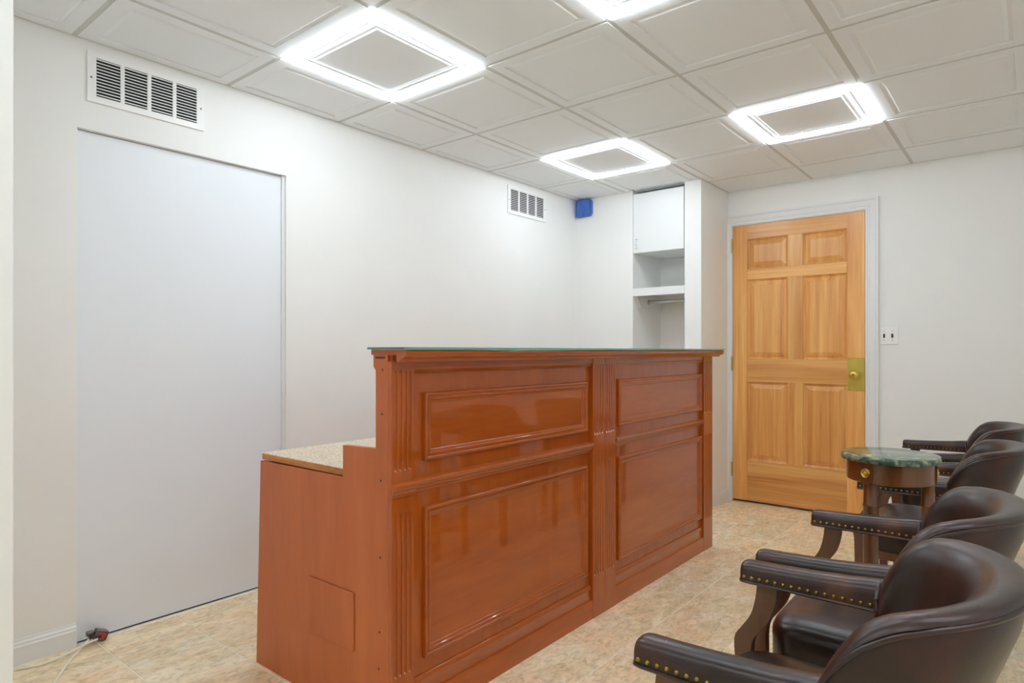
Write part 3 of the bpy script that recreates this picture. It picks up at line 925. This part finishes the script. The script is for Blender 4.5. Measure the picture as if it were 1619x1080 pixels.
def make_chair(loc, rz, label):
    root = tag(empty('armchair', loc, rz), label, 'armchair', 'brown leather armchairs')
    # back shell
    b = bmesh.new()
    rings = []
    for ph in phis():
        px, _ = plan(ph)
        rings.append([b.verts.new(chair_pt(ph, o, z)) for o, z in shell_profile(px)])
    n = len(rings[0])
    for r0, r1 in zip(rings, rings[1:]):
        for k in range(n - 1):
            b.faces.new((r0[k], r1[k], r1[k + 1], r0[k + 1]))
        b.faces.new((r0[n - 1], r1[n - 1], r1[0], r0[0]))
    b.faces.new(rings[0]); b.faces.new(rings[-1][::-1])
    back = obj('backrest', b, 'leather', root, smooth=True, angle=60)
    # piping round the outer edge and down the front of each wing
    b = bmesh.new()
    pth = []
    for ph in phis():
        px, _ = plan(ph)
        p = chair_pt(ph, -0.001, ztop(px) - pdrop(px))
        pth.append(p)
    tube(b, pth, 0.0042, 8)
    obj('piping', b, 'leather', back, smooth=True)
    for s in (-1, 1):
        b = bmesh.new()
        pts = [chair_pt(s * PI / 2, o, z) for o, z in shell_profile(0.0)[8:]]
        pts = [(p[0] - 0.002, p[1], p[2]) for p in pts if p[2] > 0.46]
        tube(b, pts, 0.0042, 8)
        obj('piping', b, 'leather', back, smooth=True)
    # seat cushion
    b = bmesh.new()
    nx, ny = 14, 14
    grid = []
    sx0, sx1, sy = -0.288, 0.135, 0.248
    def seat_row(fr, zz):
        row = []
        for k in range(32):
            a = 2 * PI * k / 32
            c_, s_ = math.cos(a), math.sin(a)
            row.append(((sx0 + sx1) / 2 + (sx1 - sx0) / 2 * fr * math.copysign(abs(c_) ** 0.28, c_), sy * fr * math.copysign(abs(s_) ** 0.28, s_) * (1.0 if c_ < 0 else 1.0 - 0.14 * c_), zz))
        return [b.verts.new(v) for v in row]
    prof = [(0.965, 0.350), (1.0, 0.354), (1.0, 0.405), (1.004, 0.418), (0.998, 0.432), (0.97, 0.446), (0.90, 0.456), (0.75, 0.462), (0.5, 0.464), (0.25, 0.4645), (0.05, 0.4645)]
    rows = [seat_row(fr, z) for fr, z in prof]
    for r0, r1 in zip(rows, rows[1:]):
        for k in range(32):
            b.faces.new((r0[k], r0[(k + 1) % 32], r1[(k + 1) % 32], r1[k]))
    b.faces.new(rows[0][::-1]); b.faces.new(rows[-1])
    seat = obj('seat', b, 'leather', root, smooth=True, angle=70)
    # arms
    for s in (-1, 1):
        b = bmesh.new()
        yc = s * 0.264
        st = [(-0.296, 0.72, 0.80), (-0.2945, 0.86, 0.90), (-0.289, 0.95, 0.96), (-0.278, 1.0, 0.99), (-0.24, 1.0, 1.0), (-0.18, 1.0, 1.05), (-0.12, 1.0, 1.12), (-0.06, 1.02, 1.22), (-0.025, 1.04, 1.32), (0.004, 1.05, 1.36)]
        rings = []
        for x, fw, fh in st:
            hw, hh = 0.0325 * fw, 0.043 * fh
            z0 = 0.602
            pr = [(-1, 0), (-1.0, 0.12), (-1.0, 0.42), (-0.97, 0.62), (-0.86, 0.80), (-0.66, 0.92), (-0.35, 0.985), (0, 1.0), (0.35, 0.985), (0.66, 0.92), (0.86, 0.80), (0.97, 0.62), (1.0, 0.42), (1.0, 0.12), (1, 0)]
            rings.append([b.verts.new((x, yc + hw * u, z0 + hh * v)) for u, v in pr])
        n = len(rings[0])
        for r0, r1 in zip(rings, rings[1:]):
            for k in range(n):
                b.faces.new((r0[k], r0[(k + 1) % n], r1[(k + 1) % n], r1[k]))
        b.faces.new(rings[0][::-1]); b.faces.new(rings[-1])
        arm = obj('armrest', b, 'leather', root, smooth=True, angle=50)
        # welt along the lower edge
        b = bmesh.new()
        w0 = 0.0335
        tube(b, [(0.0, yc - w0, 0.602), (-0.280, yc - w0, 0.602), (-0.292, yc - w0 * 0.9, 0.602), (-0.2965, yc - w0 * 0.6, 0.602), (-0.2965, yc + w0 * 0.6, 0.602), (-0.292, yc + w0 * 0.9, 0.602), (-0.280, yc + w0, 0.602), (0.0, yc + w0, 0.602)], 0.0036, 6)
        obj('welt', b, 'leather', arm, smooth=True)
        # nailheads on both sides
        b = bmesh.new()
        for sd in (-1, 1):
            for k in range(16):
                x = -0.284 + k * 0.0178
                cy = yc + sd * 0.0325 * (1.0 if x < -0.1 else 1.0 + 0.3 * (x + 0.1))
                rings = []
                for rr, hh in ((0.0046, 0.0), (0.0039, 0.0017), (0.0022, 0.0029)):
                    rings.append([b.verts.new((x + rr * math.cos(a * PI / 4), cy + sd * hh, 0.6125 + rr * math.sin(a * PI / 4))) for a in range(8)])
                for r0, r1 in zip(rings, rings[1:]):
                    for q in range(8):
                        b.faces.new((r0[q], r0[(q + 1) % 8], r1[(q + 1) % 8], r1[q]))
                b.faces.new(rings[-1])
        nt_ = obj('nailhead_trim', b, 'old_brass', arm, smooth=True)
        nt_['kind'] = 'stuff'
        nt_['label'] = 'row of round brass nailheads'
    # front posts: curved from the arm down into the leg
    F_ = catmull([(-0.258, 0.604, 0), (-0.263, 0.56, 0), (-0.274, 0.52, 0), (-0.294, 0.488, 0), (-0.311, 0.462, 0), (-0.313, 0.43, 0), (-0.309, 0.38, 0), (-0.307, 0.28, 0), (-0.304, 0.12, 0), (-0.302, 0.0, 0)], 4)
    B_ = catmull([(-0.212, 0.604, 0), (-0.217, 0.56, 0), (-0.229, 0.52, 0), (-0.250, 0.488, 0), (-0.268, 0.462, 0), (-0.274, 0.43, 0), (-0.274, 0.38, 0), (-0.274, 0.28, 0), (-0.274, 0.12, 0), (-0.273, 0.0, 0)], 4)
    for s in (-1, 1):
        b = bmesh.new()
        poly = [(p.x, p.y) for p in F_] + [(p.x, p.y) for p in B_[::-1]]
        yc = s * 0.262
        # quads strip on both faces keeps the S-curve clean
        hw = 0.015
        L0 = [b.verts.new((p.x, yc - hw, p.y)) for p in F_]; L1 = [b.verts.new((p.x, yc - hw, p.y)) for p in B_]
        R0 = [b.verts.new((p.x, yc + hw, p.y)) for p in F_]; R1 = [b.verts.new((p.x, yc + hw, p.y)) for p in B_]
        for k in range(len(F_) - 1):
            b.faces.new((L0[k], L1[k], L1[k + 1], L0[k + 1])); b.faces.new((R0[k], R0[k + 1], R1[k + 1], R1[k]))
            b.faces.new((L0[k], L0[k + 1], R0[k + 1], R0[k])); b.faces.new((L1[k], R1[k], R1[k + 1], L1[k + 1]))
        b.faces.new((L0[0], R0[0], R1[0], L1[0])); b.faces.new((L0[-1], L1[-1], R1[-1], R0[-1]))
        obj('front_leg', b, 'walnut', root, smooth=True, angle=40)
        # rear leg raking back
        b = bmesh.new()
        ya = s * 0.190
        prof = [(0.070, 0.40), (0.072, 0.30), (0.080, 0.16), (0.096, 0.0)]
        pr2 = [(0.110, 0.40), (0.110, 0.30), (0.114, 0.16), (0.126, 0.0)]
        extrude(b, prof + pr2[::-1], 'y', ya - 0.016, ya + 0.016)
        obj('rear_leg', b, 'walnut', root)
    # seat rails under the cushion
    for s in (-1, 1):
        obj('side_rail', bbox(-0.270, 0.110, s * 0.236 - 0.010, s * 0.236 + 0.010, 0.318, 0.352, 0.002), 'walnut', root)
    obj('front_rail', bbox(-0.272, -0.250, -0.225, 0.225, 0.318, 0.352, 0.002), 'walnut', root)
    return root
make_chair((-0.250, 1.299, 0), 0, 'brown leather armchair nearest the viewer, cut off by the picture corner')
make_chair((-0.250, 1.935, 0), 0, 'brown leather armchair on the near side of the small round table')
make_chair((-0.250, 3.150, 0), 0, 'brown leather armchair just beyond the small round table')
make_chair((-0.262, 4.010, 0), math.radians(4), 'brown leather armchair farthest from the viewer, beside the far wall')

# ---- round marble-topped table -------------------------------------
tb = tag(empty('side_table', (-0.386, 2.555, 0)), 'small round wooden side table with a green marble top', 'side table')
b = bmesh.new(); lathe(b, [(0.146, 0.772), (0.151, 0.774), (0.153, 0.780), (0.153, 0.788), (0.150, 0.794), (0.146, 0.795)], 64); obj('marble_top', b, 'marble', tb, smooth=True)
b = bmesh.new(); lathe(b, [(0.131, 0.703), (0.134, 0.705), (0.134, 0.771)], 64); obj('apron', b, 'mahogany', tb, smooth=True)
cam_a = math.atan2(-2.555, 0.386)
for k, off in enumerate((-31, 89, 209)):
    a = cam_a + math.radians(off)
    ca, sa = math.cos(a), math.sin(a)
    R_ = Matrix.Rotation(a, 3, 'Z')
    b = bmesh.new()
    lathe(b, [(0.014, 0.0), (0.019, 0.004), (0.019, 0.028), (0.016, 0.034), (0.0195, 0.05), (0.021, 0.34), (0.0205, 0.622), (0.0225, 0.625), (0.0225, 0.629), (0.0205, 0.632), (0.0195, 0.695), (0.021, 0.703)], 20, (0.112 * ca, 0.112 * sa, 0))
    lg = obj('leg', b, 'mahogany', tb, smooth=True)
    b = bmesh.new()
    pts = [(-0.023, 0.771), (-0.023, 0.715), (-0.018, 0.706), (-0.009, 0.700), (0.009, 0.700), (0.018, 0.706), (0.023, 0.715), (0.023, 0.771)]
    extrude(b, pts, 'x', 0.110, 0.1375)
    bmesh.ops.rotate(b, verts=list(b.verts), cent=(0, 0, 0), matrix=R_)
    obj('leg_block', b, 'mahogany', lg)
    b = bmesh.new()
    lathe(b, [(0.0155, 0.0), (0.0155, 0.002), (0.0135, 0.004), (0.0115, 0.002), (0.009, 0.002), (0.008, 0.004), (0.0055, 0.003), (0.004, 0.006), (0.002, 0.007)], 20, (0.1375, 0, 0.738), 'x')
    bmesh.ops.rotate(b, verts=list(b.verts), cent=(0, 0, 0), matrix=R_)
    obj('rosette', b, 'brass', lg, smooth=True)
b = bmesh.new(); lathe(b, [(0.020, 0.150), (0.104, 0.152), (0.106, 0.158), (0.104, 0.164), (0.02, 0.166)], 40); obj('lower_shelf', b, 'mahogany', tb, smooth=True)

# ---- cable connector by the blanked doorway ------------------------
cn = tag(empty('cable_connector', (XL + 0.020, 0.925, 0)), 'small metal cable connector with a red label at the foot of the blank panel', 'connector')
b = bbox(-0.014, 0.016, -0.024, 0.020, 0.006, 0.046, 0.003)
bmesh.ops.rotate(b, verts=list(b.verts), cent=(0, 0, 0.02), matrix=Matrix.Rotation(math.radians(-24), 3, 'X'))
obj('housing', b, 'grey_metal', cn)
b = bbox(-0.010, 0.0175, 0.0195, 0.0225, 0.010, 0.042, 0.001)
bmesh.ops.rotate(b, verts=list(b.verts), cent=(0, 0, 0.02), matrix=Matrix.Rotation(math.radians(-24), 3, 'X'))
obj('label_plate', b, 'red_label', cn)
b = bbox(0.0155, 0.0180, -0.014, 0.012, 0.012, 0.036, 0.001)
bmesh.ops.rotate(b, verts=list(b.verts), cent=(0, 0, 0.02), matrix=Matrix.Rotation(math.radians(-24), 3, 'X'))
obj('label_plate', b, 'red_label', cn)
b = bbox(-0.012, 0.010, -0.046, -0.020, 0.030, 0.050, 0.004)
obj('clamp', b, 'grey_metal', cn)
for q, (y, z) in enumerate(((-0.040, 0.028), (-0.012, 0.020))):
    b = bmesh.new(); tube(b, [(0.012, y + 0.014, z + 0.006), (0.024, y - 0.004, z)], 0.0055, 10); obj('cable_boot', b, 'black', cn, smooth=True)
c1 = catmull([(XL + 0.044, 0.881, 0.028), (XL + 0.075, 0.840, 0.012), (XL + 0.150, 0.780, 0.005), (XL + 0.30, 0.690, 0.005), (XL + 0.50, 0.560, 0.005), (XL + 0.72, 0.36, 0.005)], 8)
b = bmesh.new(); tube(b, c1, 0.0040, 8)
tag(obj('power_cable', b, 'cable', smooth=True), 'white cable curving out across the floor tiles', 'cable', 'white cables from the connector')
c2 = catmull([(XL + 0.046, 0.909, 0.020), (XL + 0.070, 0.860, 0.024), (XL + 0.085, 0.800, 0.016), (XL + 0.082, 0.720, 0.005), (XL + 0.055, 0.640, 0.005), (XL + 0.045, 0.54, 0.005), (XL + 0.045, 0.41, 0.005)], 8)
b = bmesh.new(); tube(b, c2, 0.0040, 8)
tag(obj('power_cable', b, 'cable', smooth=True), 'white cable running back along the baseboard', 'cable', 'white cables from the connector')
